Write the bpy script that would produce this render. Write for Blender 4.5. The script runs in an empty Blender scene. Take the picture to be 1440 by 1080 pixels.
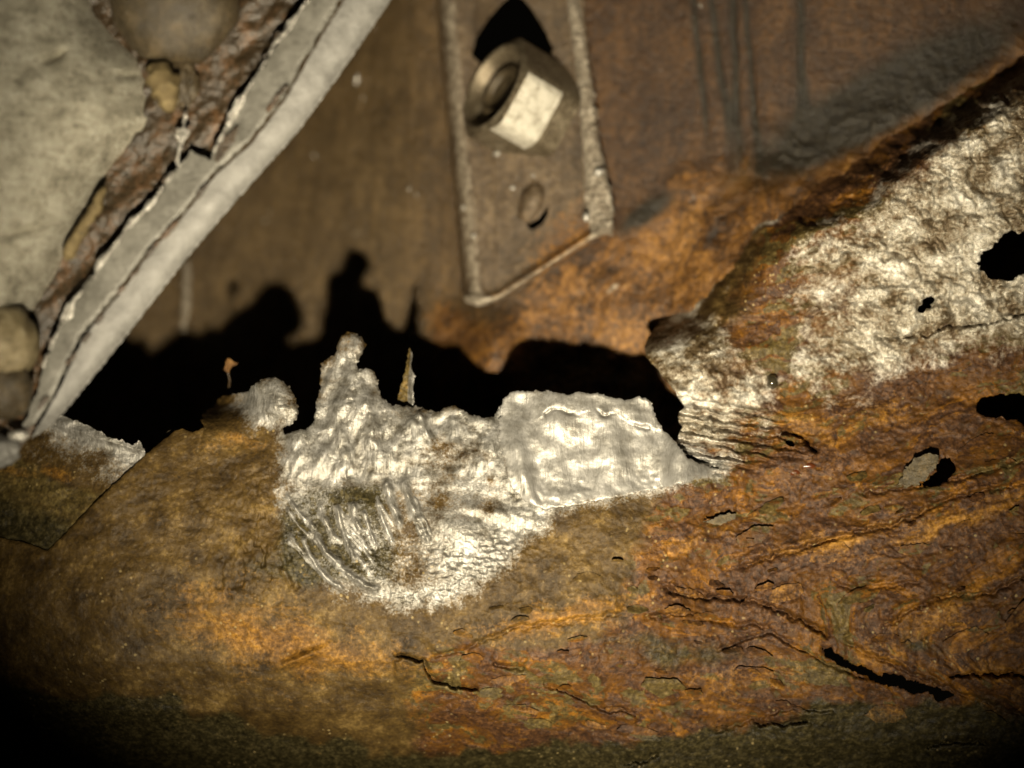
import bpy, bmesh, math, random
import numpy as np
from mathutils import Vector, Matrix

# ------------------------------------------------------------------ camera, world, lamp, exposure
SC = bpy.context.scene
COL = SC.collection
MM = 0.001
CAM = 200.0                                   # mm from the lens to the reference plane (y = 0)

cam_d = bpy.data.cameras.new('camera')
cam_d.sensor_width = 36.0
cam_d.lens = 36.0 * CAM / 144.0
cam_d.clip_start = 0.005
cam_d.clip_end = 10.0
cam = bpy.data.objects.new('camera', cam_d)
cam.location = (0, -CAM * MM, 0)
cam.rotation_euler = (math.radians(90), 0, 0)
cam_d.dof.use_dof = True
cam_d.dof.focus_distance = 0.1955
cam_d.dof.aperture_fstop = 7.8
COL.objects.link(cam)
SC.camera = cam

world = bpy.data.worlds.new('World')
SC.world = world
world.use_nodes = True
world.node_tree.nodes['Background'].inputs[0].default_value = (0.9, 0.75, 0.5, 1)
world.node_tree.nodes['Background'].inputs[1].default_value = 0.0015

lamp_d = bpy.data.lights.new('hand_lamp', 'SPOT')
lamp_d.energy = 6.0
lamp_d.color = (1.0, 0.872, 0.64)
lamp_d.spot_size = math.radians(55)
lamp_d.spot_blend = 1.0
lamp_d.shadow_soft_size = 0.0038
lamp = bpy.data.objects.new('hand_lamp', lamp_d)
lamp.location = (-0.006, -0.186, -0.066)
lamp.rotation_euler = (Vector((0.004, 0.0, 0.016)) - lamp.location).to_track_quat('-Z', 'Y').to_euler()
COL.objects.link(lamp)

SC.view_settings.view_transform = 'Standard'
SC.view_settings.look = 'None'
SC.view_settings.exposure = 0.0
SC.view_settings.gamma = 1.0
SC.view_settings.use_curve_mapping = False
SC.render.engine = 'CYCLES'
SC.cycles.use_denoising = True
SC.cycles.max_bounces = 5

# ------------------------------------------------------------------ numeric helpers
rng = np.random.RandomState(7)
_perm = rng.permutation(256)
_perm = np.concatenate([_perm, _perm, _perm])
_ang = rng.rand(256) * 2 * np.pi
_gx, _gy = np.cos(_ang), np.sin(_ang)

def gnoise(x, y, seed=0):
    x = np.asarray(x, float) + seed * 17.31
    y = np.asarray(y, float) + seed * 41.77
    xi, yi = np.floor(x).astype(int), np.floor(y).astype(int)
    xf, yf = x - xi, y - yi
    xi &= 255; yi &= 255
    u = xf * xf * xf * (xf * (xf * 6 - 15) + 10)
    v = yf * yf * yf * (yf * (yf * 6 - 15) + 10)
    def g(ix, iy, dx, dy):
        h = _perm[_perm[ix & 255] + (iy & 255)]
        return _gx[h] * dx + _gy[h] * dy
    a = g(xi, yi, xf, yf); b = g(xi + 1, yi, xf - 1, yf)
    c = g(xi, yi + 1, xf, yf - 1); d = g(xi + 1, yi + 1, xf - 1, yf - 1)
    return (a + u * (b - a)) * (1 - v) + (c + u * (d - c)) * v

def fbm(x, y, octaves=4, seed=0, gain=0.5):
    s = np.zeros(np.shape(x)); a = 1.0; f = 1.0
    for k in range(octaves):
        s += a * gnoise(x * f, y * f, seed + k * 3)
        a *= gain; f *= 2.03
    return s

def ridged(x, y, octaves=4, seed=0, gain=0.5):
    s = np.zeros(np.shape(x)); a = 1.0; f = 1.0
    for k in range(octaves):
        s += a * (1 - 2.2 * np.abs(gnoise(x * f, y * f, seed + k * 3)))
        a *= gain; f *= 2.03
    return s

def sstep(a, b, x):
    t = np.clip((x - a) / (b - a), 0, 1)
    return t * t * (3 - 2 * t)

def seg_dist(px, py, pts, closed):
    """distance and side sign of the nearest segment"""
    P = np.asarray(pts, float)
    n = len(P)
    best = np.full(px.shape, 1e9); sgn = np.ones(px.shape); par = np.zeros(px.shape)
    for i in range(n if closed else n - 1):
        ax, ay = P[i]; bx, by = P[(i + 1) % n]
        dx, dy = bx - ax, by - ay
        L = dx * dx + dy * dy + 1e-9
        t = np.clip(((px - ax) * dx + (py - ay) * dy) / L, 0, 1)
        ex, ey = px - ax - t * dx, py - ay - t * dy
        d = ex * ex + ey * ey
        m = d < best
        best = np.where(m, d, best)
        sgn = np.where(m, np.sign(dx * ey - dy * ex), sgn)
        par = np.where(m, i + t, par)
    return np.sqrt(best), sgn, par / max(1, n - 1)

def poly_sdf(px, py, pts):
    d, _, _ = seg_dist(px, py, pts, True)
    P = np.asarray(pts, float); n = len(P)
    inside = np.zeros(px.shape, bool)
    for i in range(n):
        ax, ay = P[i]; bx, by = P[(i + 1) % n]
        if ay == by: continue
        c = ((ay > py) != (by > py)) & (px < (bx - ax) * (py - ay) / (by - ay) + ax)
        inside ^= c
    return np.where(inside, -d, d)

def blob(px, py, cx, cy, rx, ry, deg=0):
    a = math.radians(deg)
    dx, dy = px - cx, py - cy
    u = (dx * math.cos(a) + dy * math.sin(a)) / rx
    v = (-dx * math.sin(a) + dy * math.cos(a)) / ry
    return np.exp(-(u * u + v * v))

def remember(fn):
    """keep the last result for the same two coordinate arrays"""
    last = [None, None, None]
    def g(x, y):
        if last[0] is x and last[1] is y:
            return last[2]
        r = fn(x, y)
        last[0], last[1], last[2] = x, y, r
        return r
    return g

def to_world(px, py, d):
    """photograph column/row and distance behind the reference plane (mm) -> point in metres"""
    k = (CAM + d) / CAM * 0.1
    return np.stack([(px - 720) * k, d, -(py - 540) * k], -1) * MM

def W(px, py, d):
    v = to_world(np.array(float(px)), np.array(float(py)), np.array(float(d)))
    return Vector([float(c) for c in v])

# ------------------------------------------------------------------ object helpers
def tag(o, label=None, cat=None, group=None, kind=None):
    if label: o['label'] = label
    if cat: o['category'] = cat
    if group: o['group'] = group
    if kind: o['kind'] = kind
    return o

def thing(name, loc, label, cat, group=None):
    o = bpy.data.objects.new(name, None)
    o.empty_display_size = 0.005
    o.location = loc
    COL.objects.link(o)
    return tag(o, label, cat, group)

def link_mesh(name, verts, faces, mat, parent=None, attrs=None, smooth=True, origin=None):
    verts = np.asarray(verts, float)
    if origin is None:
        origin = Vector([float(c) for c in verts.mean(0)])
    base = Vector(origin)
    v = verts - np.array(base)
    me = bpy.data.meshes.new(name)
    if isinstance(faces, np.ndarray):
        k = faces.shape[1]
        me.vertices.add(len(v)); me.vertices.foreach_set('co', v.ravel())
        me.loops.add(faces.size); me.loops.foreach_set('vertex_index', faces.ravel().astype(np.int32))
        me.polygons.add(len(faces))
        me.polygons.foreach_set('loop_start', np.arange(0, faces.size, k, dtype=np.int32))
        me.update(calc_edges=True)
    else:
        me.from_pydata([tuple(c) for c in v], [], faces)
    me.validate()
    if smooth:
        me.polygons.foreach_set('use_smooth', np.ones(len(me.polygons), bool))
    if attrs:
        for key, arr in attrs.items():
            arr = np.asarray(arr, float)
            if arr.ndim == 1:
                a = me.attributes.new(key, 'FLOAT', 'POINT'); a.data.foreach_set('value', arr.astype(np.float32))
            else:
                a = me.attributes.new(key, 'FLOAT_VECTOR', 'POINT'); a.data.foreach_set('vector', arr.astype(np.float32).ravel())
    me.materials.append(mat)
    o = bpy.data.objects.new(name, me)
    COL.objects.link(o)
    if parent is not None:
        o.parent = parent
        o.matrix_parent_inverse = Matrix.Identity(4)
        pw = Vector(parent.location)
        q = parent.parent
        while q is not None:
            pw = pw + Vector(q.location); q = q.parent
        o.location = base - pw
    else:
        o.location = base
    me.update()
    return o

def sheet(name, poly, depth, mat, parent=None, step=2.0, holes=(), jag=0.0, jag_scale=9.0, thick=1.2,
          zones=None, seed=0, curl=0.0, edge_round=0.0, sink=None, clean=False):
    """a sheet of metal cut to an outline: relief, real thickness at every edge and hole"""
    P = np.asarray(poly, float)
    x0, y0 = P.min(0) - 6; x1, y1 = P.max(0) + 6
    nx, ny = int((x1 - x0) / step) + 2, int((y1 - y0) / step) + 2
    gx, gy = np.meshgrid(x0 + np.arange(nx) * step, y0 + np.arange(ny) * step, indexing='ij')
    def sdf(a, b):
        s = poly_sdf(a, b, P)
        for h in holes:
            s = np.maximum(s, -poly_sdf(a, b, h) + (0.0 if clean else 4.5) * fbm(a / 11, b / 9, 3, 66, 0.6))
        if jag:
            s = s + jag * (fbm(a / jag_scale, b / jag_scale, 3, 50 + seed, 0.6))
        return s
    s = sdf(gx, gy)
    inside = s < 0
    keep = inside[:-1, :-1] | inside[1:, :-1] | inside[1:, 1:] | inside[:-1, 1:]
    idx = np.arange(nx * ny).reshape(nx, ny)
    quads = np.stack([idx[:-1, :-1], idx[:-1, 1:], idx[1:, 1:], idx[1:, :-1]], -1)[keep]
    used = np.unique(quads)
    remap = np.full(nx * ny, -1); remap[used] = np.arange(len(used))
    quads = remap[quads]
    vx, vy, vs = gx.ravel()[used], gy.ravel()[used], s.ravel()[used]
    out = vs > 0
    for _ in range(2):                                   # pull the outer ring of points onto the outline
        ox, oy = vx[out], vy[out]
        e = 0.7
        c = sdf(ox, oy)
        dx = (sdf(ox + e, oy) - sdf(ox - e, oy)) / (2 * e); dy = (sdf(ox, oy + e) - sdf(ox, oy - e)) / (2 * e)
        g = np.maximum(np.hypot(dx, dy), 0.4)
        m = np.clip(c / g, -step * 1.5, step * 1.5)
        vx[out] = ox - m * dx / g; vy[out] = oy - m * dy / g
    vs = sdf(vx, vy)
    d = depth(vx, vy)
    if edge_round:
        d = d + edge_round * np.exp(vs / (edge_round * 6.0))
    if sink is not None:
        d = d + 1.2 * sstep(5, 24, -poly_sdf(vx, vy, sink))
    if curl:
        d = d + curl * np.exp(vs / 10.0)
    top = to_world(vx, vy, d)
    # side walls
    e = np.concatenate([quads[:, [0, 1]], quads[:, [1, 2]], quads[:, [2, 3]], quads[:, [3, 0]]])
    key = np.sort(e, 1); key = key[:, 0].astype(np.int64) * (len(used) + 1) + key[:, 1]
    _, first, cnt = np.unique(key, return_index=True, return_counts=True)
    be = e[first[cnt == 1]]
    bv = np.unique(be)
    m2 = np.full(len(used), -1); m2[bv] = np.arange(len(bv))
    n0 = len(top)
    up = top[bv].copy()
    lo = to_world(vx[bv], vy[bv], d[bv] + thick * (1 + 0.35 * fbm(vx[bv] / 15, vy[bv] / 15, 2, 90 + seed)))
    verts = np.concatenate([top, up, lo])
    a, b = m2[be[:, 0]] + n0, m2[be[:, 1]] + n0
    walls = np.stack([b, a, a + len(bv), b + len(bv)], -1)
    faces = np.concatenate([quads, walls])
    attrs = None
    if zones:
        z = zones(vx, vy)
        attrs = {}
        for kx, arr in z.items():
            attrs[kx] = np.concatenate([arr, arr[bv], arr[bv]])
    return link_mesh(name, verts, faces, mat, parent, attrs)

def tube(name, pts, radii, mat, parent=None, seg=10, lump=0.0, seed=0, sub=6, flat=1.0):
    """lumpy bead along a line of points (metres)"""
    P = [Vector(p) for p in pts]
    C = []; R = []
    for i in range(len(P) - 1):
        for k in range(sub):
            t = k / sub
            C.append(P[i].lerp(P[i + 1], t)); R.append(radii[i] * (1 - t) + radii[i + 1] * t)
    C.append(P[-1]); R.append(radii[-1])
    r = np.random.RandomState(seed)
    V = []; F = []
    n = len(C)
    for i in range(n):
        T = (C[min(i + 1, n - 1)] - C[max(i - 1, 0)]).normalized()
        A = T.cross(Vector((0, 1, 0))).normalized(); B = T.cross(A).normalized()
        for k in range(seg):
            th = 2 * math.pi * k / seg
            q = R[i] * (1 + lump * (r.rand() * 2 - 1)) * (0.35 if i in (0, n - 1) else 1)
            V.append(C[i] + A * (math.cos(th) * q) + B * (math.sin(th) * q * flat))
    for i in range(n - 1):
        for k in range(seg):
            k2 = (k + 1) % seg
            F.append((i * seg + k, i * seg + k2, (i + 1) * seg + k2, (i + 1) * seg + k))
    F.append(tuple(range(seg))[::-1]); F.append(tuple((n - 1) * seg + k for k in range(seg)))
    return link_mesh(name, np.array([tuple(v) for v in V]), F, mat, parent)

def lathe_local(rings, seg=64, rfun=None):
    V = []; F = []
    for (r, z) in rings:
        for k in range(seg):
            th = 2 * math.pi * k / seg
            rr = rfun(r, z, th) if rfun else r
            V.append((rr * math.cos(th), rr * math.sin(th), z))
    for i in range(len(rings) - 1):
        for k in range(seg):
            k2 = (k + 1) % seg
            F.append((i * seg + k, i * seg + k2, (i + 1) * seg + k2, (i + 1) * seg + k))
    F.append(tuple((len(rings) - 1) * seg + k for k in range(seg)))
    return V, F

# ------------------------------------------------------------------ materials
class NT:
    def __init__(s, name):
        s.m = bpy.data.materials.new(name); s.m.use_nodes = True
        s.t = s.m.node_tree; s.n = s.t.nodes; s.l = s.t.links
        s.b = s.n['Principled BSDF']
        g = s.n.new('ShaderNodeNewGeometry')
        v = s.n.new('ShaderNodeVectorMath'); v.operation = 'SCALE'; v.inputs['Scale'].default_value = 1000.0
        s.l.new(g.outputs['Position'], v.inputs[0]); s.pos = v.outputs[0]
    def attr(s, name, vec=False):
        a = s.n.new('ShaderNodeAttribute'); a.attribute_name = name
        return a.outputs['Vector' if vec else 'Fac']
    def noise(s, scale, detail=6, rough=0.6, dist=0.0, vec=None):
        a = s.n.new('ShaderNodeTexNoise'); a.inputs['Scale'].default_value = scale
        a.inputs['Detail'].default_value = detail; a.inputs['Roughness'].default_value = rough
        a.inputs['Distortion'].default_value = dist
        s.l.new(vec or s.pos, a.inputs['Vector'])
        return a.outputs['Fac']
    def stretch(s, sx, sy, sz, rot=0.0):
        a = s.n.new('ShaderNodeMapping'); a.inputs['Scale'].default_value = (sx, sy, sz)
        a.inputs['Rotation'].default_value = (0, math.radians(rot), 0)
        s.l.new(s.pos, a.inputs['Vector']); return a.outputs[0]
    def voro(s, scale, vec=None):
        a = s.n.new('ShaderNodeTexVoronoi'); a.inputs['Scale'].default_value = scale
        s.l.new(vec or s.pos, a.inputs['Vector']); return a.outputs['Distance']
    def ramp(s, f, stops):
        a = s.n.new('ShaderNodeValToRGB'); r = a.color_ramp
        while len(r.elements) < len(stops): r.elements.new(0.5)
        for e, (p, c) in zip(r.elements, stops):
            e.position = p; e.color = (*c, 1) if isinstance(c, tuple) else (c, c, c, 1)
        s.l.new(f, a.inputs[0]); return a.outputs[0]
    def math(s, op, a, b, clamp=False):
        n = s.n.new('ShaderNodeMath'); n.operation = op; n.use_clamp = clamp
        for i, x in enumerate((a, b)):
            if isinstance(x, (int, float)): n.inputs[i].default_value = x
            else: s.l.new(x, n.inputs[i])
        return n.outputs[0]
    def mixc(s, f, a, b):
        n = s.n.new('ShaderNodeMix'); n.data_type = 'RGBA'
        for i, x in ((0, f), (6, a), (7, b)):
            if isinstance(x, tuple): n.inputs[i].default_value = (*x, 1)
            elif isinstance(x, (int, float)): n.inputs[i].default_value = x
            else: s.l.new(x, n.inputs[i])
        return n.outputs[2]
    def mixf(s, f, a, b):
        n = s.n.new('ShaderNodeMix'); n.data_type = 'FLOAT'
        for i, x in ((0, f), (2, a), (3, b)):
            if isinstance(x, (int, float)): n.inputs[i].default_value = x
            else: s.l.new(x, n.inputs[i])
        return n.outputs[0]
    def edge(s, a, n, k, sharp):
        """mask with an edge broken up by noise"""
        x = s.math('MULTIPLY', s.math('SUBTRACT', n, 0.5), k)
        x = s.math('ADD', a, x)
        x = s.math('SUBTRACT', x, 0.5)
        x = s.math('MULTIPLY', x, sharp)
        return s.math('ADD', x, 0.5, True)
    def bump(s, h, dist, strength=1.0, prev=None):
        n = s.n.new('ShaderNodeBump'); n.inputs['Distance'].default_value = dist
        if isinstance(strength, (int, float)): n.inputs['Strength'].default_value = strength
        else: s.l.new(strength, n.inputs['Strength'])
        s.l.new(h, n.inputs['Height'])
        if prev: s.l.new(prev, n.inputs['Normal'])
        return n.outputs[0]
    def out(s, col=None, rough=None, metal=None, nrm=None, spec=None):
        for key, x in (('Base Color', col), ('Roughness', rough), ('Metallic', metal), ('Normal', nrm), ('Specular IOR Level', spec)):
            if x is None: continue
            i = s.b.inputs[key]
            if isinstance(x, (int, float)): i.default_value = x
            elif isinstance(x, tuple): i.default_value = (*x, 1)
            else: s.l.new(x, i)
        return s.m

def make_corroded(name='corroded_steel', smooth=False):
    """one corroded-steel surface; the part's own rust / bare / tar / crust / ochre maps choose what covers the steel"""
    s = NT(name)
    flow = s.attr('flow', True)
    n1 = s.noise(0.22, 7, 0.62); n2 = s.noise(0.9, 7, 0.66); n3 = s.noise(3.2, 5, 0.6)
    f1 = s.mixf(0.3, s.noise(0.34, 8, 0.68, 0.8, flow), s.noise(0.42, 7, 0.68)); f2 = s.noise(0.11, 6, 0.6, 0.3, flow)
    fine = s.mixf(0.5, n2, s.noise(2.0, 5, 0.65))
    mud = s.ramp(s.mixf(0.52, n1, fine), [(0.37, (0.015, 0.008536, 0.00224)), (0.46, (0.038, 0.022795, 0.0064)), (0.54, (0.07, 0.043165, 0.0124)), (0.63, (0.155, 0.10088, 0.0328))])
    rust = s.ramp(s.mixf(0.35, f1, fine), [(0.37, (0.01, 0.00485, 0.002)), (0.45, (0.04, 0.01746, 0.0048)), (0.52, (0.078, 0.03298, 0.0056)),
                       (0.60, (0.185, 0.07954, 0.0088)), (0.69, (0.33, 0.16975, 0.0256))])
    plum = s.ramp(fine, [(0.38, (0.013, 0.006305, 0.0032)), (0.5, (0.042, 0.0194, 0.0088)), (0.62, (0.105, 0.05044, 0.0192))])
    lay = s.math('ADD', s.math('MULTIPLY', s.attr('layer'), 0.42), s.math('MULTIPLY', f2, 1.16))
    lay = s.math('ADD', lay, s.math('MULTIPLY', s.math('SUBTRACT', n2, 0.5), 0.35))
    olive = s.ramp(fine, [(0.36, (0.02, 0.015035, 0.0044)), (0.5, (0.058, 0.04365, 0.0136)), (0.64, (0.14, 0.1067, 0.0368))])
    rust = s.mixc(s.ramp(lay, [(0.83, 0.0), (0.86, 0.9)]), rust, plum)
    rust = s.mixc(s.ramp(lay, [(0.68, 0.85), (0.72, 0.0)]), rust, olive)
    ochre = s.ramp(s.mixf(0.55, f1, fine), [(0.37, (0.035, 0.01552, 0.0024)), (0.5, (0.15, 0.06887, 0.0096)), (0.62, (0.36, 0.1843, 0.032))])
    bare = s.ramp(s.mixf(0.75, n2, n1) if smooth else s.mixf(0.45, n2, n1), [(0.38, (0.17, 0.162, 0.142)), (0.5, (0.26, 0.252, 0.232)), (0.62, (0.34, 0.332, 0.312))] if smooth else
                  [(0.38, (0.09, 0.081, 0.062)), (0.47, (0.20, 0.191, 0.168)), (0.56, (0.30, 0.291, 0.268)), (0.66, (0.42, 0.411, 0.388))])
    tar_shade = s.ramp(fine, [(0.36, (0.006, 0.005, 0.002)), (0.5, (0.026, 0.021, 0.008)), (0.66, (0.085, 0.068, 0.028))])
    crust = s.ramp(s.mixf(0.6, fine, n1), [(0.38, (0.040, 0.025, 0.010)), (0.45, (0.115, 0.085, 0.048)), (0.52, (0.29, 0.262, 0.205)), (0.62, (0.60, 0.575, 0.51))])
    sp = s.ramp(s.math('ADD', s.voro(0.85), s.math('MULTIPLY', n3, 0.25)), [(0.24, 1.0), (0.34, 0.0)])
    spn = s.math('MULTIPLY', sp, s.ramp(s.noise(0.13, 3, 0.6), [(0.53, 0.0), (0.62, 0.5)]))
    a_r, a_b, a_t, a_c, a_o = (s.attr(k) for k in ('rust', 'bare', 'tar_shade', 'crust', 'ochre'))
    m_r = s.edge(a_r, n1, 1.2, 3.0); m_o = s.edge(a_o, s.mixf(0.5, f1, fine), 2.2, 1.5)
    m_t = s.edge(a_t, f2, 1.2, 3.0); m_c = s.edge(a_c, s.mixf(0.55, n1, fine), 3.4, 1.6); m_b = s.edge(a_b, s.mixf(0.45, n1, n3), 2.6, 2.0)
    m_b = s.math('MULTIPLY', m_b, s.math('MULTIPLY', a_b, 5.0, True)); m_c = s.math('MULTIPLY', m_c, s.math('MULTIPLY', a_c, 5.0, True))
    c = s.mixc(m_r, mud, rust)
    c = s.mixc(m_t, c, tar_shade)
    c = s.mixc(m_o, c, ochre)
    c = s.mixc(spn, c, (0.33, 0.25, 0.11))
    c = s.mixc(m_c, c, crust)
    fibc = s.noise(1.0, 5, 0.62, 0.3, s.stretch(3.0, 3.0, 0.30, -14))
    bare = s.mixc(s.ramp(fibc, [(0.36, 0.30 if smooth else 0.5), (0.5, 0.0)]), bare, (0.07, 0.062, 0.046))
    c = s.mixc(m_b, c, bare)
    rough = s.mixf(m_b, s.mixf(m_c, s.mixf(m_t, s.ramp(fine, [(0.4, 0.60), (0.62, 0.40)]), 0.42), s.ramp(n3, [(0.42, 0.42), (0.60, 0.16)])), s.ramp(n1 if smooth else n2, [(0.35, 0.42 if smooth else 0.33), (0.65, 0.50)]))
    metal = s.math('ADD', s.math('MULTIPLY', m_b, 0.55), s.math('MULTIPLY', m_c, 0.4), True)
    k = 0.10 if smooth else s.mixf(m_b, 0.22, 0.15)
    fib = s.noise(1.0, 5, 0.62, 0.3, s.stretch(3.0, 3.0, 0.30, -14))
    nb = s.bump(n2, 0.0006, k); nb = s.bump(n3, 0.00025, k, nb); nb = s.bump(fine, 0.0005, 0.05 if smooth else s.mixf(m_c, 0.42, 0.8), nb)
    nb = s.bump(fib, 0.00022, s.mixf(m_b, 0.0, 0.42 if smooth else 0.5), nb)
    return s.out(c, rough, metal, nb, s.mixf(s.math('ADD', m_b, m_c, True), 0.20, 0.5))

def make_paint(name, lo, mid, hi, scale=0.35, rough=0.55, bump=0.0003, metal=0.0, streak=None, grit=0.5, spec=0.4):
    s = NT(name)
    n1 = s.noise(scale, 7, 0.62); n2 = s.noise(scale * 6, 5, 0.6)
    f = s.mixf(0.4, n1, n2)
    if streak:
        f = s.mixf(streak[0], f, s.noise(1.0, 6, 0.6, 0.0, s.stretch(*streak[1:])))
    c = s.ramp(f, [(0.34, lo), (0.5, mid), (0.66, hi)])
    nb = s.bump(n2, bump, grit); nb = s.bump(s.noise(scale * 14, 4, 0.6), bump * 0.5, grit, nb); nb = s.bump(n1, bump, grit * 0.7, nb)
    return s.out(c, s.ramp(n2, [(0.3, rough - 0.12), (0.7, rough + 0.12)]), metal, nb, spec)

M_STEEL = make_corroded()
M_SMOOTH = make_corroded('crumpled_bright_steel', True)
M_SILVER = make_paint('dull_silver_coating', (0.09, 0.080, 0.056), (0.34, 0.318, 0.25), (0.52, 0.498, 0.42), 0.42, 0.34, 0.0006, 0.55,
                      (0.15, 0.5, 0.5, 1.4, 40), 0.8)
M_FLANGE = make_paint('brushed_grey_steel', (0.055, 0.052, 0.042), (0.098, 0.094, 0.080), (0.13, 0.125, 0.108), 0.25, 0.5, 0.0002, 0.2)
M_CUT = make_paint('sawn_pale_steel', (0.080, 0.077, 0.070), (0.128, 0.125, 0.115), (0.17, 0.166, 0.154), 0.3, 0.55, 0.0002, 0.1)
M_GRIME = make_paint('oily_brown_grime', (0.008, 0.006, 0.003), (0.030, 0.020, 0.010), (0.105, 0.055, 0.024), 0.22, 0.36, 0.0005, 0.0,
                     (0.25, 0.5, 0.5, 0.2, -40))
M_DOME = make_paint('olive_grime', (0.018, 0.014, 0.008), (0.045, 0.034, 0.019), (0.10, 0.074, 0.040), 0.5, 0.3, 0.0004)
M_BURR = make_paint('bright_burr_steel', (0.14, 0.128, 0.10), (0.42, 0.405, 0.365), (0.70, 0.68, 0.63), 0.8, 0.28, 0.0003, 0.6)
M_BOLT_LIT = make_paint('lit_zinc_bolt_steel', (0.17, 0.15, 0.11), (0.44, 0.415, 0.345), (0.56, 0.535, 0.465), 0.7, 0.34, 0.0003, 0.3)
M_BOLT_DIRTY_SHADE = make_paint('grimy_shaded_bolt_steel', (0.05, 0.038, 0.022), (0.12, 0.096, 0.062), (0.24, 0.205, 0.145), 0.5, 0.3, 0.0002, 0.55)  # grime, plus painted shade for the sides turned from the lamp
M_BEAD = make_paint('gritty_sealant', (0.07, 0.055, 0.037), (0.19, 0.16, 0.118), (0.44, 0.40, 0.33), 0.9, 0.5, 0.0005)
M_FLAKE = make_paint('grey_olive_scale', (0.024, 0.017, 0.008), (0.055, 0.043, 0.022), (0.12, 0.085, 0.040), 0.8, 0.5, 0.0003)
M_RUSTBIT = make_paint('orange_rust', (0.03, 0.011, 0.0025), (0.10, 0.045, 0.009), (0.18, 0.092, 0.022), 0.9, 0.7, 0.0004)

def make_drop(name, col, rough=0.05):
    s = NT(name)
    n = s.noise(1.0, 2, 0.5)
    m = s.out(s.mixc(n, col, tuple(c * 1.5 for c in col)), rough, 0.0, None, 0.6)
    s.b.inputs['Coat Weight'].default_value = 0.6
    return m
M_DROP = make_drop('dark_wet_bead', (0.02, 0.017, 0.01), 0.12)
M_RED = make_drop('red_wet_rust', (0.05, 0.013, 0.003), 0.3)

# ------------------------------------------------------------------ rear panel (behind, sloping)
def rear_base(x, y):
    d = np.interp(x, [-200, 250, 400, 520, 620, 700, 800, 950, 1100, 1300, 1700], [62, 53, 47, 41, 34, 28, 25, 20, 14.5, 10.5, 9])
    k = 0.13 + 0.45 * sstep(600, 330, x)                             # the left of the panel leans away towards the top
    d = d + k * (430 - y) / 10.0 + 0.13 * -10.0
    return d

@remember
def rear_rust_mask(x, y):
    w = 26 * fbm(x / 60, y / 60, 3, 3)
    line = np.interp(x, [560, 610, 650, 700, 860, 960, 1010, 1250, 1500], [480, 400, 430, 436, 318, 250, 215, 130, 20])
    return sstep(-30, 60, y - line + w) * sstep(560, 650, x + w)

def rear_depth(x, y):
    d = rear_base(x, y)
    r = rear_rust_mask(x, y)
    d = d - r * (0.6 + 1.0 * fbm(x / 85, y / 85, 4, 11) + 0.35 * ridged(x / 40, y / 40, 3, 12))
    d = d - 0.22 * fbm(x / 50, y / 160, 3, 13) - 0.10 * fbm(x / 11, y / 11, 2, 14) * (1 + r)
    d = d - 7.0 * blob(x, y, 688, 505, 42, 62)                       # lump of scale under the bracket
    d = d - 2.0 * blob(x, y, 880, 440, 70, 60) - 6.0 * sstep(70, -60, poly_sdf(x, y, [(960, 470), (1000, 340), (1080, 280), (1240, 240), (1240, 400), (1100, 560)]))
    d = d + 45.0 * sstep(0, 90, -poly_sdf(x, y, [(1190, 480), (1270, 340), (1460, 190), (1760, 110), (1760, 700), (1190, 700)]))   # pushed back behind the arm so that its holes show black
    # vertical scores on the right-hand panel
    for cx, t, a in ((975, 0.10, 0.7), (1000, 0.13, 0.6), (1030, 0.04, 0.8), (1048, 0.08, 0.6), (1125, 0.02, 0.4)):
        q = x - cx - t * y - 4 * gnoise(y / 60, y * 0 + cx)
        d = d + a * np.exp(-(q / 5.0) ** 2) * sstep(240, 160, y) * (0.6 + 0.6 * gnoise(y / 50, y * 0 + cx * 0.3))
    return d

def flow_attr(x, y, deg, stretch, warp=30, seed=0):
    a = math.radians(deg)
    wx = x + warp * fbm(x / 120, y / 120, 3, 70 + seed); wy = y + warp * fbm(x / 120, y / 120, 3, 80 + seed)
    u = (wx * math.cos(a) + wy * math.sin(a)) * 0.1 / stretch; v = (-wx * math.sin(a) + wy * math.cos(a)) * 0.1
    return np.stack([u, v * 1.3, u * 0 + 2.0], -1)

def strata(x, y, warp=16):
    """coordinates (mm) along and across the rust layers: they dip to the right in the lower beam and climb to the right above the long crack"""
    q = x - 1060
    above = sstep(40, -60, y - (842 + 0.40 * np.maximum(0, x - 1040)))
    bend = 110 * np.log1p(np.exp(np.clip(q / 110.0, -30, 30)))         # soft hinge at x = 1060
    v = y - 0.10 * x + bend * (0.42 * above - 0.22 * (1 - above))
    v = v + warp * fbm(x / 150, y / 90, 3, 70) + 4 * fbm(x / 40, y / 24, 2, 75)
    u = x + 0.1 * y + warp * fbm(x / 120, y / 120, 3, 80)
    return u * 0.1, v * 0.1

@remember
def terrace(x, y):
    """flaking layers: stepped height (0..) and which layer shows at each point"""
    u, v = strata(x, y)
    t = fbm(u / 11.0, v / 5.5, 4, 110, 0.55) * 3.4 + 0.25 * gnoise(x / 7, y / 5, 111) + 8
    k = np.floor(t)
    h = k + sstep(0.86, 1.0, t - k)
    t2 = fbm(u / 5.0, v / 2.2, 3, 118, 0.55) * 2.2 + 0.3 * gnoise(x / 6, y / 5, 119) + 8
    k2 = np.floor(t2)
    lay = (np.sin(k * 12.9898 + k2 * 4.137) * 437.5453) % 1.0
    return h - 8 + 0.12 * (k2 + sstep(0.8, 1.0, t2 - k2) - 8), lay

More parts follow.
